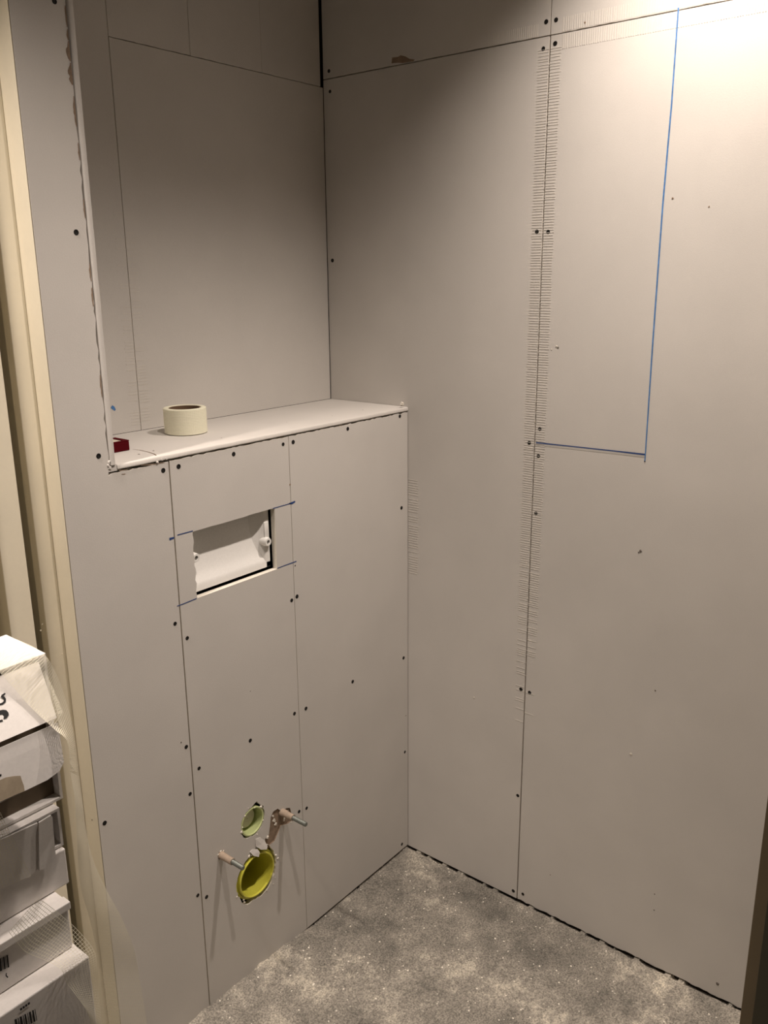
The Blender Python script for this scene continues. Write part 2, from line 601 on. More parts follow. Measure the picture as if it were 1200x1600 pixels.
S1, S2 = -0.6950, -0.3990
EDGE = -0.902
NX = -0.8125        # niche side board
fr = MB()
for x in (-0.875, -0.715, -0.385, -0.05):
    fr.box((x - 0.02, T + 0.0005, 0.0), (x + 0.02, T + 0.035, 1.186))
fr.box((-0.895, T + 0.0005, 1.145), (-0.031, T + 0.035, 1.186))
fr.box((-0.895, T + 0.0045, -0.01), (-0.031, T + 0.035, 0.035))
fr.box((-0.896, T + 0.036, 0.0), (-0.880, D + T - 0.001, CEIL))
fr.box((-0.84, T + 0.0005, 1.2), (NX - 0.001, T + 0.06, CEIL))
wall_left = tag(fr.build('wall_left', 'timber'), 'left wall boxing in the concealed cistern, grey plasterboard with screwed seams', kind='structure')

OPX0, OPX1, OPZ0, OPZ1 = -0.6540, -0.4455, 0.9195, 1.0490
top = H - 0.0125
pa = board('drywall_panel', L3, [[(EDGE, 0.007), (S1 - 0.0016, 0.007), *jag((S1 - 0.0016, top - .001), (NX - 0.006, top - 0.002), 0.007, 0.0012),
                                 (NX - 0.005, top - 0.004), *jag((NX - 0.0025, 1.205), (NX - 0.0030, CEIL), 0.012, 0.0017), (NX - 0.003, CEIL), (EDGE, CEIL)]], T, wall_left)
wc = at((401.5, 1366.5), 1, 0)
sc_ = at((395, 1283.5), 1, 0)
rodL = at((345, 1335.5), 1, 0)
rodR = at((441, 1269), 1, 0)
hole_w = ring(wc.x, wc.z, 0.0580, 0.0590, 60, 0.035, 3, ((62, .13), (95, .07), (232, .10), (300, .05)))
hole_s = ring(sc_.x, sc_.z, 0.0340, 0.0340, 46, 0.045, 5, ((72, .26), (35, .10), (225, .08)))
hole_l = ring(rodL.x, rodL.z, 0.0085, 0.010, 14, 0.1, 8)
slot_px = [(434, 1263.5), (438, 1266.5), (441, 1266.5), (448, 1262.5), (453, 1262.5), (455, 1270), (454.5, 1283), (450, 1287), (439, 1290), (435, 1300), (429, 1314), (422, 1320), (415, 1320), (414, 1311), (420, 1304), (422, 1288), (423, 1277), (427, 1268)]
hole_r = [Vector((at(p, 1, 0).x, at(p, 1, 0).z)) for p in slot_px]
opening = [Vector((OPX0, OPZ0)), Vector((OPX1, OPZ0)), Vector((OPX1, OPZ1)), *jag((OPX1, OPZ1), (OPX0, OPZ1), 0.02, 0.0006)[1:], *jag((OPX0, OPZ1), (OPX0, OPZ0), 0.007, 0.0016)]
pb = board('drywall_panel', L3, [[(S1 + 0.0014, 0.007), (S2 - 0.0007, 0.007), *jag((S2 - 0.0007, top), (S1 + 0.0014, top), 0.007, 0.0012), (S1 + 0.0014, top)],
                                 hole_w, hole_s, hole_l, hole_r, opening], T, wall_left, edge='core', torn_loop=4)
pc = board('drywall_panel', L3, [[(S2 + 0.0007, 0.007), (-0.0022, 0.006), *jag((-0.0022, top), (S2 + 0.0007, top), 0.007, 0.0012), (S2 + 0.0007, top)]], T, wall_left)
P1 = lambda l: [at(p, 1, 0) for p in l]
screws(pa, P1([(85, 2), (119, 363), (154, 712.5), (255, 735), (273.5, 974.5), (291, 1167), (297, 1240.5), (163.5, 1286), (309, 1399), (320.7, 1581.7)]), YN)
screws(pb, P1([(279, 729), (365, 709.5), (442.3, 694.2), (292.5, 997), (311, 1200.5), (391, 1157), (322.7, 1401.5), (460, 1115), (455.7, 938), (467.3, 1268), (473, 1458), (338.5, 1572)]), YN)
screws(pc, P1([(458, 690.7), (543.3, 670), (624.7, 650.3), (627.3, 793.6), (551, 1065), (630.5, 1028), (632.5, 1175), (628, 1319), (560, 1387.5), (490.7, 1446), (478, 1107), (479, 1262.7), (464, 932)]), YN)
for p, r, m in [((283, 1160), .002, 'pencil'), ((453, 757), .002, 'torn'), ((461, 884), .002, 'ink'), ((634, 1118), .0015, 'pencil'), ((391, 1080), .0012, 'pencil')]:
    speck(wall_left, p, 1, 0, YN, r, m)

# brown torn layer showing in the slot beside the right rod
sl = [Vector((at(p, 1, 0).x, at(p, 1, 0).z)) for p in [(425, 1258), (460, 1256), (462, 1290), (444, 1300), (430, 1326), (408, 1327), (414, 1290)]]
board('torn_board_layer', lambda x, z, d: Vector((x, 0.0035 + d, z)), [sl], 0.006, wall_left, face='torn', edge='torn')


def chip(px, r, m, parent, off=0.001, h=0.5, axis=1, val=0, nrm=YN, tilt=0.0):
    n = Vector(nrm)
    c = at(px, axis, val) + n * off
    u = Vector((0, 0, 1)) if abs(n.z) < 0.9 else Vector((1, 0, 0))
    w = n.cross(u)
    k = random.choice((5, 6, 7))
    vs = []
    ph = random.uniform(0, 6)
    for i in range(k):
        a = 2 * math.pi * i / k + ph
        rr = r * random.uniform(0.65, 1.25)
        vs.append(c + u * math.cos(a) * rr + w * math.sin(a) * rr - n * 0.002)
    for i in range(k):
        a = 2 * math.pi * i / k + ph
        rr = r * random.uniform(0.3, 0.8)
        vs.append(c + u * math.cos(a) * rr + w * math.sin(a) * rr + n * r * h * 0.6 * random.uniform(0.6, 1.2))
    fs = [tuple(range(k, 2 * k))] + [(i, (i + 1) % k, (i + 1) % k + k, i + k) for i in range(k)]
    return obj('gypsum_chip', vs, fs, m, parent)


for px, r in [((382.5, 1275), .0035), ((379, 1293), .0030), ((377.5, 1300), .004), ((388, 1262.5), .0030), ((408, 1260.5), .0045), ((411, 1281.5), .0028), ((402, 1303.5), .004), ((398, 1262), .0025),
              ((389, 1338), .0045), ((393, 1336.5), .003), ((431, 1336), .0045), ((434, 1341), .0055), ((427, 1381), .0032), ((417, 1391), .0035), ((370, 1401.5), .003), ((382, 1410), .0038), ((381, 1406), .003), ((430, 1371), .0022),
              ((341, 1335.5), .004), ((345, 1330), .0045), ((349, 1329.5), .004), ((418, 1308), .0052), ((428, 1276), .0042), ((430, 1283), .0065), ((432, 1289), .0055), ((445, 1282), .0045), ((442, 1264.5), .0048), ((446, 1279), .003), ((451, 1267), .0032), ((454.5, 1285), .003)]:
    deep = px in [(428, 1276), (430, 1283), (432, 1289), (445, 1282), (446, 1279), (451, 1267)]
    chip(px, r * (1 if deep else random.uniform(0.6, 1.0)), 'core', wall_left, off=-0.003 if deep else 0.0006)


# curled paper torn between the two pipe holes
def curl(pxs, parent, lift):
    pts = [at(p, 1, 0) + Vector((0, -l, 0)) for p, l in zip(pxs, lift)]
    n = len(pts)
    c = sum(pts, Vector()) / n + Vector((0, -0.0005, 0))
    vs = pts + [c] + [p + Vector((0, 0.0008, 0)) for p in pts] + [c + Vector((0, 0.0008, 0))]
    fs = [(i, (i + 1) % n, n) for i in range(n)] + [(n + 1 + i, n + 1 + (i + 1) % n, 2 * n + 1) for i in range(n)] + [(i, (i + 1) % n, n + 1 + (i + 1) % n, n + 1 + i) for i in range(n)]
    return obj('torn_paper_curl', vs, fs, 'board', parent)


curl([(399, 1311), (406, 1308), (412, 1312), (415, 1320), (413, 1325), (405, 1326), (399, 1322)], wall_left, [.001, .001, .002, .006, .008, .006, .002])
curl([(390, 1331), (394, 1327), (401, 1326), (403, 1330), (401, 1337), (394, 1336)], wall_left, [.001, .001, .003, .006, .007, .005])

# niche: side board and ledge board, both ending at the front with a visible edge
def rounded_edge_board(name, mk, w, m):
    """mk(a, b): cross section (a across thickness 0..1, b outwards)"""


mb = MB()
y0 = -0.0030
prof = [(NX, D), (NX, y0 + 0.002), (NX + 0.001, y0 + 0.0005), (NX + 0.0025, y0), (NX + 0.0065, y0), (NX + 0.0085, y0 + 0.0008), (NX + 0.0095, y0 + 0.003), (NX + 0.0125, D)]
zz = [H + 0.0005 + (CEIL - H) * k / 60 for k in range(61)]
vs = [(x + 0.0006 * noise.noise(Vector((0, z * 25, 0))), y + 0.0005 * noise.noise(Vector((4, z * 30, 0))), z) for z in zz for x, y in prof]
n = len(prof)
fs = [(j * n + k, j * n + (k + 1) % n, (j + 1) * n + (k + 1) % n, (j + 1) * n + k) for j in range(60) for k in range(n)]
mb.add(vs, fs)
mb.build('niche_side_panel', 'board', wall_left, smooth=True)
# ledge
prof = [(D, H), (0.0022, H), (0.0002, H - 0.0008), (-0.0010, H - 0.0025), (-0.0010, H - 0.0078), (0.0006, H - 0.0094), (0.003, H - 0.0100), (D, H - 0.0100)]
xs = [NX + 0.0128 + (-0.001 - NX - 0.0128) * k / 60 for k in range(61)]
vs = [(x, y + 0.0006 * noise.noise(Vector((x * 25, 0, 0))), z + 0.0005 * noise.noise(Vector((x * 30, 7, 0)))) if y < 0.01 else (x, y, z) for x in xs for y, z in prof]
n = len(prof)
mb = MB()
fs = [(j * n + k, j * n + (k + 1) % n, (j + 1) * n + (k + 1) % n, (j + 1) * n + k) for j in range(60) for k in range(n)]
fs += [tuple(range(n)), tuple(60 * n + k for k in range(n))]
mb.add(vs, fs)
mb.box((NX - 0.004, 0.0, H - 0.0105), (NX + 0.0125, D, H))
mb.build('ledge_panel', 'board', wall_left, smooth=True)
ZN = (0, 0, 1)
line(wall_left, [(208, 702.5), (218, 703.5), (230, 706), (241, 709.5), (244, 712)], 2, H, ZN, [.0008, .0014, .0018, .002, .002], 'torn', 'crack_line')
for p, r, m in [((217, 710), .0028, 'pencil'), ((240, 704.5), .0024, 'pencil'), ((567, 641), .0018, 'pencil'), ((519, 650), .0015, 'pencil'), ((346, 684.5), .0018, 'pencil'), ((448, 660), .0015, 'pencil')]:
    speck(wall_left, p, 2, H, ZN, r, m, sq=0.6)
# torn paper and scuffs under the ledge
def scuff(pxs, w, m='torn'):
    line(wall_left, pxs, 1, 0, YN, w, m, 'torn_edge_scuff', 0.0004)


scuff([(220, 727), (232, 726), (245, 724.5), (257, 722.5)], [.001, .0018, .0018, .001])
scuff([(186, 735), (192, 734.5), (199, 733)], .0012)
scuff([(190, 741), (196, 740.5)], .0012)
scuff([(298, 708.5), (310, 706), (318, 704)], .0014)
scuff([(320, 705), (327, 703)], .0018)
scuff([(331, 701.5), (336, 700.5)], .0014)
scuff([(514, 663.5), (519, 664.5), (522, 663)], .003)
scuff([(529, 661), (530, 666)], .0016)
scuff([(532.5, 660.5), (533.5, 665.5)], .0016)
scuff([(540, 659), (541, 662)], .0014)
scuff([(556, 656), (563, 655)], .0016)
scuff([(478, 672), (483, 671)], .002)
scuff([(437, 682), (443, 681)], .0014)
scuff([(580, 650), (582, 651.5)], .002)
scuff([(608, 645.5), (610, 648)], .002)
# torn brown paper along the upper left board edge
rt = random.Random(4)
for ya_, yb_, w_ in [(12, 46, 2.0), (48, 66, 3.0), (66, 98, 5.5), (99, 134, 6.5), (150, 198, 2.6), (222, 250, 1.6), (310, 340, 1.4), (410, 440, 1.8), (450, 480, 2.6), (590, 625, 1.3)]:
    za_, zb_ = at((120, yb_), 1, 0).z, at((115, ya_), 1, 0).z
    k = max(5, int((zb_ - za_) / 0.0035))
    left = []
    for i in range(k + 1):
        t = i / k
        left.append(Vector((NX - 0.0032 - w_ * 0.001 * (0.15 + math.sin(math.pi * t)) * rt.uniform(0.35, 1.0), -0.0001, za_ + (zb_ - za_) * t)))
    right = [Vector((NX - 0.0024, -0.0001, zb_)), Vector((NX - 0.0024, -0.0001, za_))]
    thin_plate(wall_left, left + right, YN, 0.0004, 'torn_paper', 'torn')
# paper crumbs where side board and ledge meet at the front
for px, r in [((170, 722), .0035), ((172, 731), .004), ((169, 727), .003), ((174.5, 727), .002)]:
    chip(px, r, 'board', wall_left, off=0.001)
chip((245, 722), .003, 'board', wall_left, off=0.002)
chip((253, 717.5), .004, 'board', wall_left, off=0.0012, h=0.25)
chip((259, 716.5), .0035, 'board', wall_left, off=0.0012, h=0.25)
# dab of filler at the right front end of the ledge
chip((629, 631), .006, 'core', wall_left, off=0.0, h=0.6)

# blue setting-out lines round the flush plate opening
for pts, w_, m in [([(264.5, 842.5), (272, 840)], [.006, .004], 'dkblue'), ([(277, 836), (290, 832.5), (301, 829.5)], .0026, 'dkblue'), ([(426, 794.5), (440, 790.5), (454, 786.5)], .0022, 'dkblue'),
                   ([(451, 787), (456, 786), (461, 783.5)], [.002, .006, .004], 'dkblue'), ([(276.5, 947), (285, 944), (296, 939.5), (307, 935)], .0024, 'dkblue'), ([(433, 888), (446, 883), (463, 877)], [.002, .0022, .003], 'dkblue')]:
    line(wall_left, pts, 1, 0, YN, [q * .8 for q in w_] if isinstance(w_, list) else w_ * .75, m, 'marker_line')

# ------------------------------------------------------------------ ceiling and the walls the photograph does not show
cl = MB()
cl.box((-2.4, -2.1, CEIL), (0.1, D + 0.08, CEIL + 0.04))
tag(cl.build('ceiling', 'wall'), kind='structure')
w1 = MB()
w1.box((-2.44, -2.1, -0.02), (-2.4, 0.1, CEIL))
tag(w1.build('wall_far', 'wall'), kind='structure')
w2 = MB()
w2.box((-2.4, -2.14, -0.02), (0.1, -2.1, CEIL))
tag(w2.build('wall_front', 'wall'), kind='structure')
w3 = MB()
w3.box((0.06, -2.1, -0.02), (0.1, -1.25, CEIL))
tag(w3.build('wall_side', 'wall'), kind='structure')

# ------------------------------------------------------------------ door at the far left (cream), behind the cartons
dr = empty('door_1', (-0.95, 0.0, 0.0))
tag(dr, 'cream painted door and frame at the left edge, behind the stacked cartons', kind='structure')
JX = EDGE - 0.0006
ya = at((79, 800), 0, JX).y                       # depth of the painted reveal beside the plasterboard
g1 = at((51, 800), 1, ya).x
g2 = at((32, 800), 1, ya - 0.009).x
g3 = at((12, 950), 1, ya - 0.009).x


def door_piece(name, a, b, r=0.0012):
    m_ = MB()
    m_.bevel_box(a, b, r)
    return m_.build(name, 'cream', dr)


door_piece('door_jamb', (JX - 0.001, 0.0005, -0.002), (EDGE - 0.001, ya + 0.13, 2.12), 0.0004)
door_piece('door_casing', (g1, ya, -0.002), (JX - 0.0012, ya + 0.020, 2.12))
door_piece('door_rebate', (g3 - 0.05, ya + 0.11, -0.002), (JX - 0.0012, ya + 0.13, 2.12))
door_piece('door_stile', (g3, ya - 0.009, 0.004), (g2, ya + 0.10, 2.08))
door_piece('door_leaf', (-1.80, ya - 0.018, 0.004), (g3 - 0.022, ya + 0.10, 2.08))
door_piece('door_jamb', (-1.90, 0.0, -0.002), (-1.81, ya + 0.05, 2.12))
door_piece('door_head', (-1.90, 0.0, 2.13), (EDGE - 0.0012, ya + 0.05, 2.17))
w4 = MB()
w4.box((-2.4, 0.0, -0.02), (-1.90, 0.1, CEIL))
w4.box((-1.90, 0.0, 2.17), (EDGE - 0.0012, 0.1, CEIL))
tag(w4.build('wall_doorway', 'cream'), 'cream wall around the door at the far left', kind='structure')
for p in [(63.5, 985), (66, 975), (97, 1022), (84, 742), (31, 262), (34, 275)]:
    speck(dr, p, 1, ya - 0.0002, YN, .0014, 'cream', 'paint_nib')
speck(dr, (144, 1281), 0, JX - 0.0012, XN, .0014, 'ink', 'paint_nib')

# ------------------------------------------------------------------ dark post at the right edge
e0 = at((1155, 1600), 0, -0.30)
e1 = at((1176, 1600), 0, -0.30)
tr = MB()
tr.bevel_box((-0.30, e1.y, -0.002), (0.0 - 0.001, e0.y, CEIL), 0.001, 0)
t1 = tag(tr.build('trim_1', 'brownpaint'), 'dark door post at the right edge of the picture', kind='structure')
tr = MB()
tr.bevel_box((-0.312, e1.y - 0.25, -0.002), (-0.02, e1.y - 0.0005, CEIL), 0.001)
tr.build('door_post', 'olive', t1)

# ------------------------------------------------------------------ flush cistern service box behind the opening
fb = empty('cistern_service_box', (-0.55, 0.02, 0.93))
tag(fb, 'white plastic service box of the hidden cistern, seen through the rectangular flush plate opening', 'cistern')
FX0, FX1 = OPX0 - 0.02, OPX1 - 0.006
yf = 0.0135
prof = [(yf, 0.9255), (yf, 0.936), (yf + 0.003, 0.9425), (yf + 0.008, 0.950), (yf + 0.0125, 0.962), (yf + 0.016, 0.980), (yf + 0.0185, 1.005), (yf + 0.020, 1.062), (yf + 0.024, 1.062), (yf + 0.022, 0.99), (yf + 0.012, 0.950), (yf + 0.005, 0.9255)]
mb = MB()
n = len(prof)
K = 12
vs = []
for k in range(K + 1):
    t = k / K
    x = FX0 + (FX1 - FX0) * t
    for y, z in prof:
        vs.append((x, y, z))
fs = [(j * n + k, j * n + (k + 1) % n, (j + 1) * n + (k + 1) % n, (j + 1) * n + k) for j in range(K) for k in range(n)]
fs += [tuple(range(n)), tuple(K * n + k for k in range(n))]
mb.add(vs, fs)
mb.build('shell', 'white', fb, smooth=True)
mb = MB()   # right flange with a curved fillet
fl_ = [(FX1, yf), (FX1 - 0.010, yf), (FX1 - 0.013, yf + 0.002), (FX1 - 0.018, yf + 0.009), (FX1 - 0.028, yf + 0.015), (FX1 - 0.042, yf + 0.0215), (FX1, yf + 0.0215)]
vs = [(x, y, z) for z in (0.9256, 0.956, 1.062) for x, y in fl_]
n = len(fl_)
fs = [(j * n + k, j * n + (k + 1) % n, (j + 1) * n + (k + 1) % n, (j + 1) * n + k) for j in range(2) for k in range(n)] + [tuple(range(n)), tuple(2 * n + k for k in range(n))]
mb.add(vs, fs)
mb.build('side_flange', 'white', fb, smooth=True)
mb = MB()
mb.box((FX0 - 0.03, yf, 0.9255), (OPX0 + 0.004, yf + 0.04, 1.062))
mb.build('side_flange', 'white', fb)
for px in [(307, 872), (419.5, 847)]:
    c = at(px, 1, yf - 0.008)
    mb = MB()
    mb.lathe((c.x, yf + 0.01, c.z), (0, -1, 0), [(0.0095, 0), (0.0088, 0.016), (0.0078, 0.018), (0.0042, 0.018), (0.0042, 0.014)], 20)
    bo = mb.build('screw_boss', 'white', fb, smooth=True)
    mb = MB()
    mb.lathe((c.x, yf - 0.004, c.z), (0, -1, 0), [(0.0042, 0), (0.0040, 0.0022), (0.0015, 0.0026), (0.0012, 0.0012)], 12)
    mb.disc((c.x, yf - 0.0052, c.z), (0, -1, 0), 0.0012, 8)
    mb.build('fixing_screw', 'plasticdirt', bo)
c = at((408, 838), 1, yf + 0.02)
mb = MB()
mb.bevel_box((c.x - 0.012, yf + 0.008, c.z - 0.014), (c.x + 0.010, yf + 0.03, c.z + 0.004), 0.004)
mb.build('bracket', 'white', fb, smooth=True)
c = at((416, 824), 1, yf)
mb = MB()
mb.bevel_box((c.x - 0.006, yf - 0.001, c.z - 0.02), (c.x + 0.006, yf + 0.02, c.z + 0.012), 0.002)
mb.build('rib', 'white', fb, smooth=True)

# ------------------------------------------------------------------ pipes and rods
wp = empty('waste_pipe', (wc.x, 0, wc.z))
tag(wp, 'large lime yellow waste pipe mouth in the lower ragged hole of the boxing', 'pipe')
mb = MB()
mb.lathe((wc.x, 0, wc.z), (0, 1, 0), [(0.0505, 0.15), (0.0505, -0.001), (0.0495, -0.002), (0.0475, -0.002), (0.0465, -0.001), (0.0460, 0.012), (0.0455, 0.15)], 56, close=True)
mb.build('pipe_wall', 'lime', wp, smooth=True)
mb = MB()
mb.lathe((wc.x, 0, wc.z), (0, 1, 0), [(0.0565, 0.16), (0.0565, 0.007), (0.0555, 0.006), (0.0515, 0.006), (0.0512, 0.16)], 56, close=True)
mb.build('collar', 'lime', wp, smooth=True)
mb = MB()
mb.lathe((wc.x, 0, wc.z), (0, 1, 0), [(0.0455, 0.125), (0.040, 0.122), (0.034, 0.130), (0.001, 0.132)], 40)
mb.build('end_cap', 'lime', wp, smooth=True)

sp = empty('flush_pipe', (sc_.x, 0, sc_.z))
tag(sp, 'smaller pale green flush pipe with a plug in the upper round hole', 'pipe')
mb = MB()
mb.lathe((sc_.x, 0, sc_.z), (0, 1, 0), [(0.0325, 0.09), (0.0325, 0.001), (0.0315, 0.0), (0.0295, 0.0), (0.0285, 0.001), (0.0275, 0.09)], 44, close=True)
mb.build('pipe_wall', 'palegreen', sp, smooth=True)
mb = MB()
mb.lathe((sc_.x, 0, sc_.z), (0, 1, 0), [(0.0275, 0.030), (0.0235, 0.024), (0.0215, 0.019), (0.0200, 0.0175), (0.001, 0.0175)], 40)
mb.build('plug', 'plug', sp, smooth=True)


def threaded_rod(c, sleeve, tip, label, cone=0.0):
    e = empty('threaded_rod', (c.x, 0, c.z))
    tag(e, label, 'rod', 'rods that carry the toilet bowl')
    mb = MB()
    pr = []
    h = 0.10
    y = 0.10
    pr = [(0.0001, -0.10), (0.0052, -0.10)]
    z = sleeve - 0.004
    while z < tip - 0.002:          # thread turns
        pr += [(0.0052, z), (0.0047, z + 0.0008)]
        z += 0.0016
    pr += [(0.0052, tip - 0.0012), (0.0042, tip), (0.0001, tip)]
    mb.lathe((c.x, 0, c.z), (0, -1, 0), pr, 16)
    mb.build('rod', 'steel', e)
    mb = MB()
    mb.lathe((c.x, 0, c.z), (0, -1, 0), [(0.0078 + cone, -0.06), (0.0078 + cone, -0.001), (0.0072, sleeve * 0.6), (0.0070, sleeve), (0.0054, sleeve), (0.0054, -0.06)], 18, close=True)
    mb.build('sleeve', 'sleeve', e, smooth=True)
    return e


threaded_rod(rodL, 0.036, 0.068, 'steel rod in a brown sleeve sticking out left of the lime waste pipe')
threaded_rod(rodR, 0.034, 0.073, 'steel rod in a brown sleeve sticking out of the torn slot, at right', 0.001)

# ------------------------------------------------------------------ things on the ledge
rc = Vector((-0.536, 0.148, H + 0.0008))
tr_ = empty('tape_roll', rc)
tag(tr_, 'roll of cream mesh joint tape standing flat on the ledge by the back wall', 'tape')
RO, RH = 0.0418, 0.050
mb = MB()
pr = [(RO - 0.002, 0), (RO, 0.0012)]
z = 0.003
while z < RH - 0.003:
    pr += [(RO, z), (RO - 0.00025, z + 0.0011), (RO, z + 0.0022)]
    z += 0.0031
pr += [(RO, RH - 0.0015), (RO - 0.0015, RH), (RO - 0.008, RH + 0.0004), (0.0315, RH - 0.0004), (0.0312, 0.0004)]
mb.lathe(rc, (0, 0, 1), pr, 64, close=True)
mb.build('tape', 'roll', tr_, smooth=False)
mb = MB()
mb.lathe(rc, (0, 0, 1), [(0.0312, 0.0002), (0.0312, RH - 0.001), (0.0290, RH - 0.001), (0.0290, 0.0002)], 48, close=True)
mb.build('cardboard_core', 'rollcore', tr_, smooth=True)

f0 = at((203, 703.5), 2, H)
rb = empty('red_box', (f0.x - 0.03, f0.y + 0.015, H))
tag(rb, 'small dark red box with a pale top on the left end of the ledge', 'box')
ht = at((203, 687), 1, f0.y).z
x0, x1 = f0.x - 0.055, f0.x
ya, yb = f0.y, f0.y + 0.042
mb = MB()
mb.bevel_box((x0, ya, H + 0.0004), (x1, yb, ht - 0.002), 0.0012)
mb.build('tray', 'red', rb)
mb = MB()
for a, b in (((x0, ya, ht - 0.002), (x1, ya + 0.004, ht)), ((x0, yb - 0.004, ht - 0.002), (x1, yb, ht)), ((x0, ya + 0.004, ht - 0.002), (x0 + 0.004, yb - 0.004, ht)), ((x1 - 0.010, ya + 0.004, ht - 0.002), (x1, yb - 0.004, ht))):
    mb.box(a, b)
mb.build('rim', 'red', rb)
mb = MB()
mb.box((x0 + 0.004, ya + 0.004, ht - 0.002), (x1 - 0.010, yb - 0.004, ht - 0.0012))
mb.build('lid_insert', 'paletop', rb)

# ------------------------------------------------------------------ stack of cartons
GROUP = 'white cartons stacked in front of the cream door'


def carton(label, corner, zbot, depth, width=0.34, name='carton', front='card', opened=False):
    """corner: front top right corner of the carton"""
    x1, y0_, z1 = corner
    x0_ = x1 - width
    y1_ = y0_ + depth
    e = empty(name, ((x0_ + x1) / 2, (y0_ + y1_) / 2, zbot))
    tag(e, label, 'carton', GROUP)
    if opened:
        hollow(e, x1, y0_, z1, zbot, width, depth)
    else:
        mb = MB()
        mb.bevel_box((x0_, y0_, zbot), (x1, y1_, z1), 0.0015)
        mb.build('body', front, e)
    return e


def flap_sheet(parent, pts_r, width, m, name, thick=0.002, rnd=0.0):
    """sheet hanging to the front: pts_r right-edge points from the hinge down; extends to -X"""
    n = len(pts_r)
    vs, fs = [], []
    cols = [0, 0.006, 0.02, width]
    for i, p in enumerate(pts_r):
        for k, cx in enumerate(cols):
            q = Vector(p) - Vector((cx, 0, 0))
            if rnd and i == n - 1:
                q += (Vector(pts_r[-2]) - Vector(p)).normalized() * (rnd if k == 0 else rnd * 0.3 if k == 1 else 0)
            vs.append(q)
    nc = len(cols)
    for i in range(n - 1):
        for k in range(nc - 1):
            fs.append((i * nc + k, i * nc + k + 1, (i + 1) * nc + k + 1, (i + 1) * nc + k))
    o = obj(name, vs, fs, m, parent)
    md = o.modifiers.new('solid', 'SOLIDIFY')
    md.thickness = thick
    md.offset = 0
    return o


BX = -1.078
c1 = at((76, 1023), 1, -0.405)                       # top carton
T1 = c1.z
hinge = at((59, 1029), 2, T1)
DEP1 = at((6, 993), 2, T1).y - c1.y
Z12 = at((91, 1262), 1, -0.410).z


def hollow(e, x1, y0_, z1, zbot, width, depth, t=0.003):
    """carton body open towards the front"""
    x0_, y1_ = x1 - width, y0_ + depth
    mb = MB()
    mb.box((x0_, y0_, z1 - t), (x1, y1_, z1))
    mb.box((x0_, y0_, zbot), (x1, y1_, zbot + t))
    mb.box((x0_, y0_, zbot + t), (x0_ + t, y1_, z1 - t))
    mb.box((x1 - t, y0_, zbot + t), (x1, y1_, z1 - t))
    mb.build('body', 'card', e)
    mb = MB()
    mb.box((x0_ + t, y1_ - t, zbot + t), (x1 - t, y1_, z1 - t))
    mb.box((x0_ + t, y0_ + 0.012, zbot + t), (x1 - t - 0.0004, y1_ - t - 0.0004, z1 - t - 0.012))
    mb.build('contents', 'cardin', e)


box1 = carton('top white carton of the stack, its creased front flap hanging open and marked in black', (c1.x, c1.y + 0.006, T1), Z12 + 0.001, DEP1 - 0.006, opened=True)
fx = hinge.x
p_mid = at((88, 1122), 0, fx - 0.008)
p_mid2 = at((89.5, 1128), 0, fx - 0.008)
p_bot = at((101.5, 1205), 0, fx - 0.0145)
mb = MB()
mb.bevel_box((fx - 0.32, hinge.y, T1 + 0.0004), (fx, c1.y + DEP1, T1 + 0.0026), 0.0006)
mb.build('lid', 'card', box1)
fa = flap_sheet(box1, [hinge + Vector((0, 0, -0.004)), hinge.lerp(p_mid, 0.5), p_mid], 0.32, 'card', 'front_flap')
fb2 = flap_sheet(box1, [p_mid2 + Vector((0, 0.0, -0.001)), p_mid2.lerp(p_bot, 0.3), p_mid2.lerp(p_bot, 0.65), p_bot], 0.32, 'card', 'lower_flap', rnd=0.010)


def on_plane(px, P, Nn):
    d = RGT * ((px[0] - 600) / F) + UPV * ((800 - px[1]) / F) + FWD
    t = (Vector(P) - CAM).dot(Nn) / d.dot(Nn)
    return CAM + d * t


def plane_n(a, b):
    n_ = Vector((1, 0, 0)).cross(Vector(b) - Vector(a)).normalized()
    return n_ if n_.y < 0 else -n_


def ink(parent, pxs, w_, P, N_, m='ink', name='printed_mark', off=0.0014):
    mb = MB()
    mb.ribbon([on_plane(p, P, N_) + N_ * off for p in pxs], N_, w_)
    return mb.build(name, m, parent)


def inkpoly(parent, pxs, P, N_, m='ink', name='printed_mark', off=0.0014):
    vs = [on_plane(p, P, N_) + N_ * off for p in pxs]
    return obj(name, vs, [tuple(range(len(vs)))], m, parent)


N1 = plane_n(hinge, p_mid)
ink(box1, [(7.5, 1084), (3, 1087.5), (1.5, 1089), (5, 1090), (7, 1093), (6.5, 1097), (3, 1100), (-3, 1101.5)], [.0015, .0022, .0022, .002, .0022, .0022, .002, .0015], p_mid, N1, off=0.0014)
inkpoly(box1, [(-4, 1111), (4, 1109.5), (9, 1110), (12.5, 1114), (13, 1118), (9.5, 1123), (4.5, 1124.5), (5.5, 1119.5), (3, 1116.5), (-4, 1118)], p_mid, N1, off=0.0014)
ink(box1, [(-3, 1128), (3.5, 1126)], .002, p_mid, N1, off=0.0014)
N2 = plane_n(p_mid2, p_bot)
inkpoly(box1, [(-4, 1220), (8, 1214.5), (20, 1212.5), (31, 1212), (33, 1219), (36, 1227), (37.5, 1236), (26, 1240.5), (-4, 1254)], p_bot, N2, 'kraft', 'torn_patch', 0.0016)
inkpoly(box1, [(-4, 1211), (1.2, 1209), (1.5, 1212.5), (-4, 1215)], p_bot, N2)

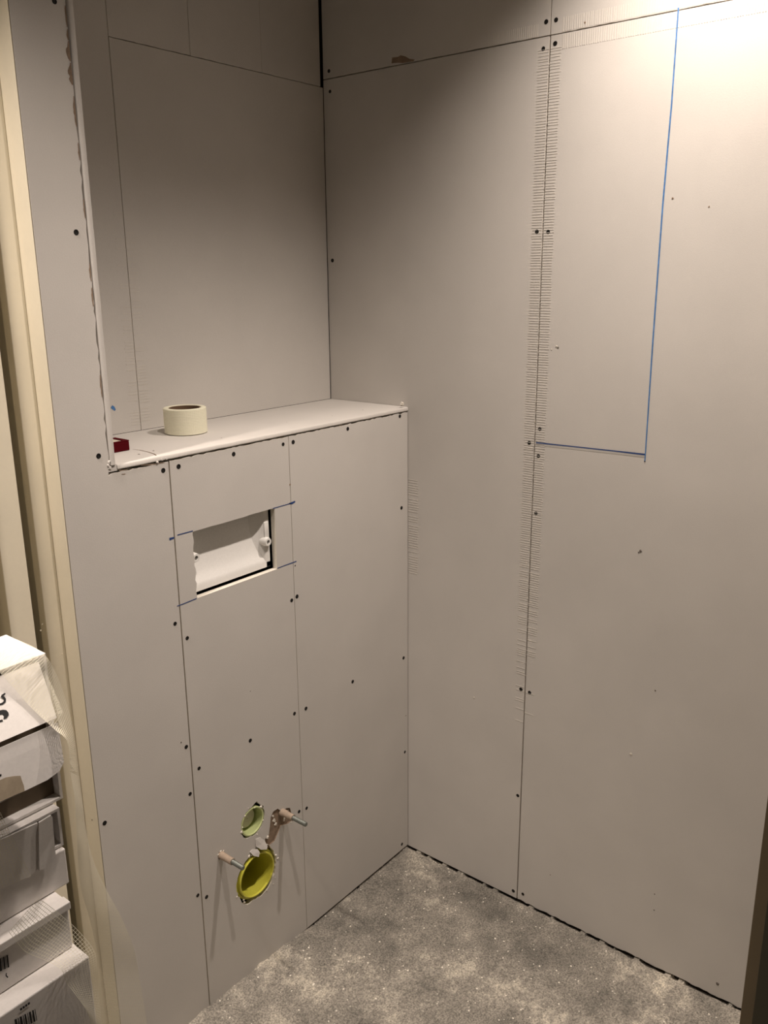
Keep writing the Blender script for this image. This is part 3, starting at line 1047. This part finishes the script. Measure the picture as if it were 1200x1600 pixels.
# second carton, with a folded label flap on its front
c2 = at((92.5, 1262), 1, -0.410)
box2 = carton('second white carton from the top, in shadow, with a bent flap on its front', (c2.x, c2.y, Z12 - 0.0005), at((102, 1325.5), 1, -0.415).z + 0.0015, 0.16, opened=True)
mb = MB()
q0 = [at(p, 1, -0.4205) for p in [(61, 1285.5), (80, 1274), (82, 1277), (87, 1335), (85, 1347), (80, 1350), (62, 1360), (61, 1330)]]
vs = q0 + [p + Vector((0, 0.002, 0)) for p in q0]
k = len(q0)
obj('label_flap', vs, [tuple(range(k)), tuple(range(k, 2 * k))] + [(i, (i + 1) % k, (i + 1) % k + k, i + k) for i in range(k)], 'card', box2)
q0 = [at(p, 1, -0.4178) for p in [(-20, 1322), (20, 1304), (48, 1291), (59, 1286), (60, 1357), (48, 1369), (-20, 1400)]]
vs = q0 + [p + Vector((0, 0.002, 0)) for p in q0]
k = len(q0)
obj('label_flap', vs, [tuple(range(k)), tuple(range(k, 2 * k))] + [(i, (i + 1) % k, (i + 1) % k + k, i + k) for i in range(k)], 'card', box2)

c3 = at((102, 1325.5), 1, -0.415)
c5 = at((139.5, 1494), 1, -0.465)
Z5 = c5.z
c4 = at((106, 1411), 1, at((106, 1485), 2, Z5).y)
Z4 = c4.z + 0.003
Z6 = at((165, 1660), 1, -0.465).z
box3 = carton('third white carton from the top, plain fronted and in shadow', (c3.x, c3.y, c3.z), Z4 + 0.001, 0.17)
box4 = carton('fourth white carton from the top, partly under the draped mesh', (c4.x, c4.y, Z4), Z5 + 0.001, 0.17)
lid4 = MB()
lid4.bevel_box((c4.x - 0.33, c4.y - 0.004, Z4 - 0.009), (c4.x + 0.001, c4.y + 0.01, Z4 + 0.0006), 0.001)
lid4.build('lid_edge', 'card', box4)
box5 = carton('wide white carton near the bottom with a barcode on its front', (c5.x, c5.y, Z5), Z6, 0.21, 0.36)
# adjust the lower levels so that each carton sits on the next
N5 = Vector((0, -1, 0))
for x0_, x1_ in ((22, 25.5), (27, 28.5), (30, 33.5), (35, 36.2), (37.5, 40), (42, 43), (44.5, 47.5), (49.5, 52), (53.5, 54.5)):
    s0, s1 = 1597 - (x0_ - 22) * 0.52, 1597 - (x1_ - 22) * 0.52
    inkpoly(box5, [(x0_, s0 - 4), (x1_, s1 - 4), (x1_ + 3, s1 + 14), (x0_ + 3, s0 + 14)], c5, N5, off=0.0006, name='barcode_bar')
for a in range(4):
    xa = 31 + a * 4
    ink(box5, [(xa, 1577.5 - a * 2.9), (xa + 3.2, 1575.3 - a * 2.9)], .0028, c5, N5, off=0.0006)
P4 = Vector((c4.x, c4.y, Z4))
for x0_, x1_ in ((-3, 1.0), (2, 3), (4, 6.5), (7.5, 8.3), (9.5, 12)):
    s0 = 1497 - x0_ * 0.45
    inkpoly(box4, [(x0_, s0), (x1_, s0 - (x1_ - x0_) * .45), (x1_ + 2, s0 + 18), (x0_ + 2, s0 + 19)], P4, N5, off=0.0006, name='barcode_bar')
ink(box4, [(-2, 1483), (7, 1479)], .003, P4, N5, off=0.0006)
ink(box4, [(9.5, 1520), (9, 1524), (12, 1527)], .0012, P4, N5, off=0.0006)
box6 = carton('bottom carton standing on the floor under the barcoded carton', (c5.x - 0.01, c5.y + 0.005, Z6 - 0.001), 0.0, 0.21, 0.34)


# ------------------------------------------------------------------ draped plastering mesh
def mesh_sheet(rows, label, pitch=0.0030, sw=0.0004, fix=None):
    """rows: list of (left 3-D point, right 3-D point); strands woven on the smooth surface through them"""
    def cr(p0, p1, p2, p3, t):
        return 0.5 * ((2 * p1) + (p2 - p0) * t + (2 * p0 - 5 * p1 + 4 * p2 - p3) * t * t + (3 * p1 - p0 - 3 * p2 + p3) * t ** 3)

    def path(pts, t):
        n_ = len(pts) - 1
        k_ = min(int(t * n_), n_ - 1)
        f = t * n_ - k_
        g = lambda i: pts[max(0, min(n_, i))]
        return cr(g(k_ - 1), g(k_), g(k_ + 1), g(k_ + 2), f)
    Ls, Rs = [r[0] for r in rows], [r[1] for r in rows]
    Lc = sum(((Ls[i] + Rs[i]) / 2 - (Ls[i + 1] + Rs[i + 1]) / 2).length for i in range(len(rows) - 1))
    Wd = sum((a - b).length for a, b in rows) / len(rows)
    nl = max(30, int(Lc / pitch))
    nw = max(6, int(Wd / pitch))
    # even spacing along the length
    samp = [(path(Ls, i / 300), path(Rs, i / 300)) for i in range(301)]
    cum = [0]
    for i in range(300):
        cum.append(cum[-1] + ((samp[i][0] + samp[i][1]) / 2 - (samp[i + 1][0] + samp[i + 1][1]) / 2).length)
    ts, j = [], 0
    for i in range(nl + 1):
        target = cum[-1] * i / nl
        while j < 299 and cum[j + 1] < target: j += 1
        ts.append((j + (target - cum[j]) / max(1e-9, cum[j + 1] - cum[j])) / 300)
    grid = []
    for t in ts:
        a, b = path(Ls, min(1, t)), path(Rs, min(1, t))
        row = [a.lerp(b, k / nw) for k in range(nw + 1)]
        grid.append([fix(p) for p in row] if fix else row)
    mb = MB()

    def strand(pts, across):
        vs, fs = [], []
        for k, p in enumerate(pts):
            d = (pts[min(k + 1, len(pts) - 1)] - pts[max(0, k - 1)])
            s = across[k]
            s = (s - d * (s.dot(d) / max(1e-12, d.dot(d))))
            s = s.normalized() * sw / 2
            vs += [p - s, p + s]
        for k in range(len(pts) - 1):
            fs.append((2 * k, 2 * k + 1, 2 * k + 3, 2 * k + 2))
        mb.add(vs, fs)
    for k in range(nw + 1):
        strand([g[k] for g in grid], [g[-1] - g[0] for g in grid])
    for i in range(nl + 1):
        a = grid[min(i + 1, nl)][0] - grid[max(i - 1, 0)][0]
        b = grid[min(i + 1, nl)][-1] - grid[max(i - 1, 0)][-1]
        st = list(range(0, nw + 1, 3))
        if st[-1] != nw: st.append(nw)
        strand([grid[i][k] for k in st], [a.lerp(b, k / nw) for k in st])
    me = bpy.data.meshes.new('plaster_mesh')
    me.from_pydata([tuple(v) for v in mb.v], [], mb.f)
    me.materials.append(M['mesh'])
    o = bpy.data.objects.new('plaster_mesh', me)
    COL.objects.link(o)
    tag(o, label, 'mesh')
    return o


def pt(px, y): return at(px, 1, y)


def flapy(px, off=0.008):
    """just in front of the top carton's flap"""
    return on_plane(px, p_mid, N1) + N1 * off


def off_carton(p):
    """keeps the mesh lying on the top carton instead of cutting through it"""
    p = Vector(p)
    if p.x < c1.x + 0.001 and p.z < T1 + 0.006 and p.z > Z12 - 0.004 and p.y > hinge.y - 0.006:
        dz, dy = T1 + 0.006 - p.z, p.y - (hinge.y - 0.006)
        if dz < dy or p.y > hinge.y + 0.01 and dz < 0.05: p.z = T1 + 0.006
        else: p.y = hinge.y - 0.006
    if p.x < fx + 0.001 and p.z < T1 + 0.002:
        for P_, N_, zlo, zhi, xm in ((p_mid, N1, p_mid.z - 0.004, T1 + 0.002, 0.0), (p_bot, N2, p_bot.z - 0.006, p_mid.z + 0.006, -0.0065)):
            d = (p - P_).dot(N_)
            if zlo < p.z < zhi and -0.008 < d < 0.005 and p.x < fx + xm:
                p = p + N_ * (0.005 - d)
    return p


zt = lambda px: at(px, 2, T1 + 0.007)
mesh_sheet([(flapy((-40, 1030), .02), zt((8, 992))), (flapy((5, 1066), .010), zt((62, 1017))), (flapy((45, 1107), .006), pt((86, 1050), -0.415)), (flapy((80, 1142), .008), pt((103, 1095), -0.405)),
            (flapy((97, 1165), .014), pt((116, 1148), -0.395)), (pt((110, 1205), -0.455), pt((124, 1212), -0.37)), (pt((117, 1250), -0.42), pt((130, 1262), -0.33)), (pt((120, 1300), -0.36), pt((135, 1300), -0.26)),
            (pt((122, 1345), -0.29), pt((146, 1345), -0.21)), (pt((127, 1390), -0.24), pt((166, 1390), -0.16)), (pt((140, 1435), -0.19), pt((190, 1435), -0.12)), (pt((150, 1480), -0.15), pt((208, 1480), -0.09)),
            (pt((155, 1530), -0.12), pt((218, 1530), -0.06)), (pt((158, 1600), -0.10), pt((229, 1600), -0.04)), (pt((160, 1680), -0.08), pt((238, 1680), -0.025))],
           'long strip of glass fibre mesh draped from the top carton down the door frame', pitch=0.0030, sw=0.00042, fix=off_carton)
mesh_sheet([(pt((-45, 1290), -0.427), pt((0, 1269), -0.424)), (pt((-40, 1330), -0.430), pt((22, 1315), -0.426)), (pt((-30, 1400), -0.433), pt((48, 1369), -0.428))],
           'loose corner of plastering mesh hanging at the left edge over the second carton', pitch=0.0030)
y4 = c4.y - 0.010
y5 = c5.y - 0.006
mesh_sheet([(pt((14, 1456), y4 - 0.004), pt((60, 1404), y4)), (pt((28, 1474), y4 - 0.004), pt((75, 1414), y4)), (pt((42, 1488), y4 - 0.004), pt((90, 1426), y4)), (pt((75, 1502), y4 - 0.012), pt((120, 1452), y4 - 0.006)),
            (pt((96, 1515), y5 - 0.006), pt((146, 1484), y5 + 0.01)), (pt((104, 1535), y5), pt((151, 1512), y5 + 0.006)), (pt((119, 1555), y5), pt((154, 1550), y5 + 0.006)), (pt((138, 1585), y5), pt((159, 1605), y5)), (pt((148, 1630), y5), pt((163, 1660), y5))],
           'second strip of plastering mesh lying over the fourth carton and the barcoded carton', pitch=0.0031)

# ------------------------------------------------------------------ ceiling downlights (above the frame; the far left one is added)
for (x, y, p, sz_), lab in zip(LIGHTS, ('recessed ceiling downlight close to the right wall', 'recessed ceiling downlight in the middle, above the cistern boxing edge', 'added unseen downlight at far left, brightening the cream door frame and carton tops')):
    e = empty('downlight', (x, y, CEIL))
    tag(e, lab, 'lamp', 'ceiling downlights')
    mb = MB()
    mb.lathe((x, y, CEIL), (0, 0, -1), [(0.030, 0.0), (0.042, 0.0), (0.041, 0.004), (0.036, 0.005), (0.030, 0.003)], 32, close=True)
    mb.build('bezel', 'white', e, smooth=True)
    mb = MB()
    mb.disc((x, y, CEIL - 0.001), (0, 0, -1), 0.029, 28)
    mb.build('lens', 'lens', e)
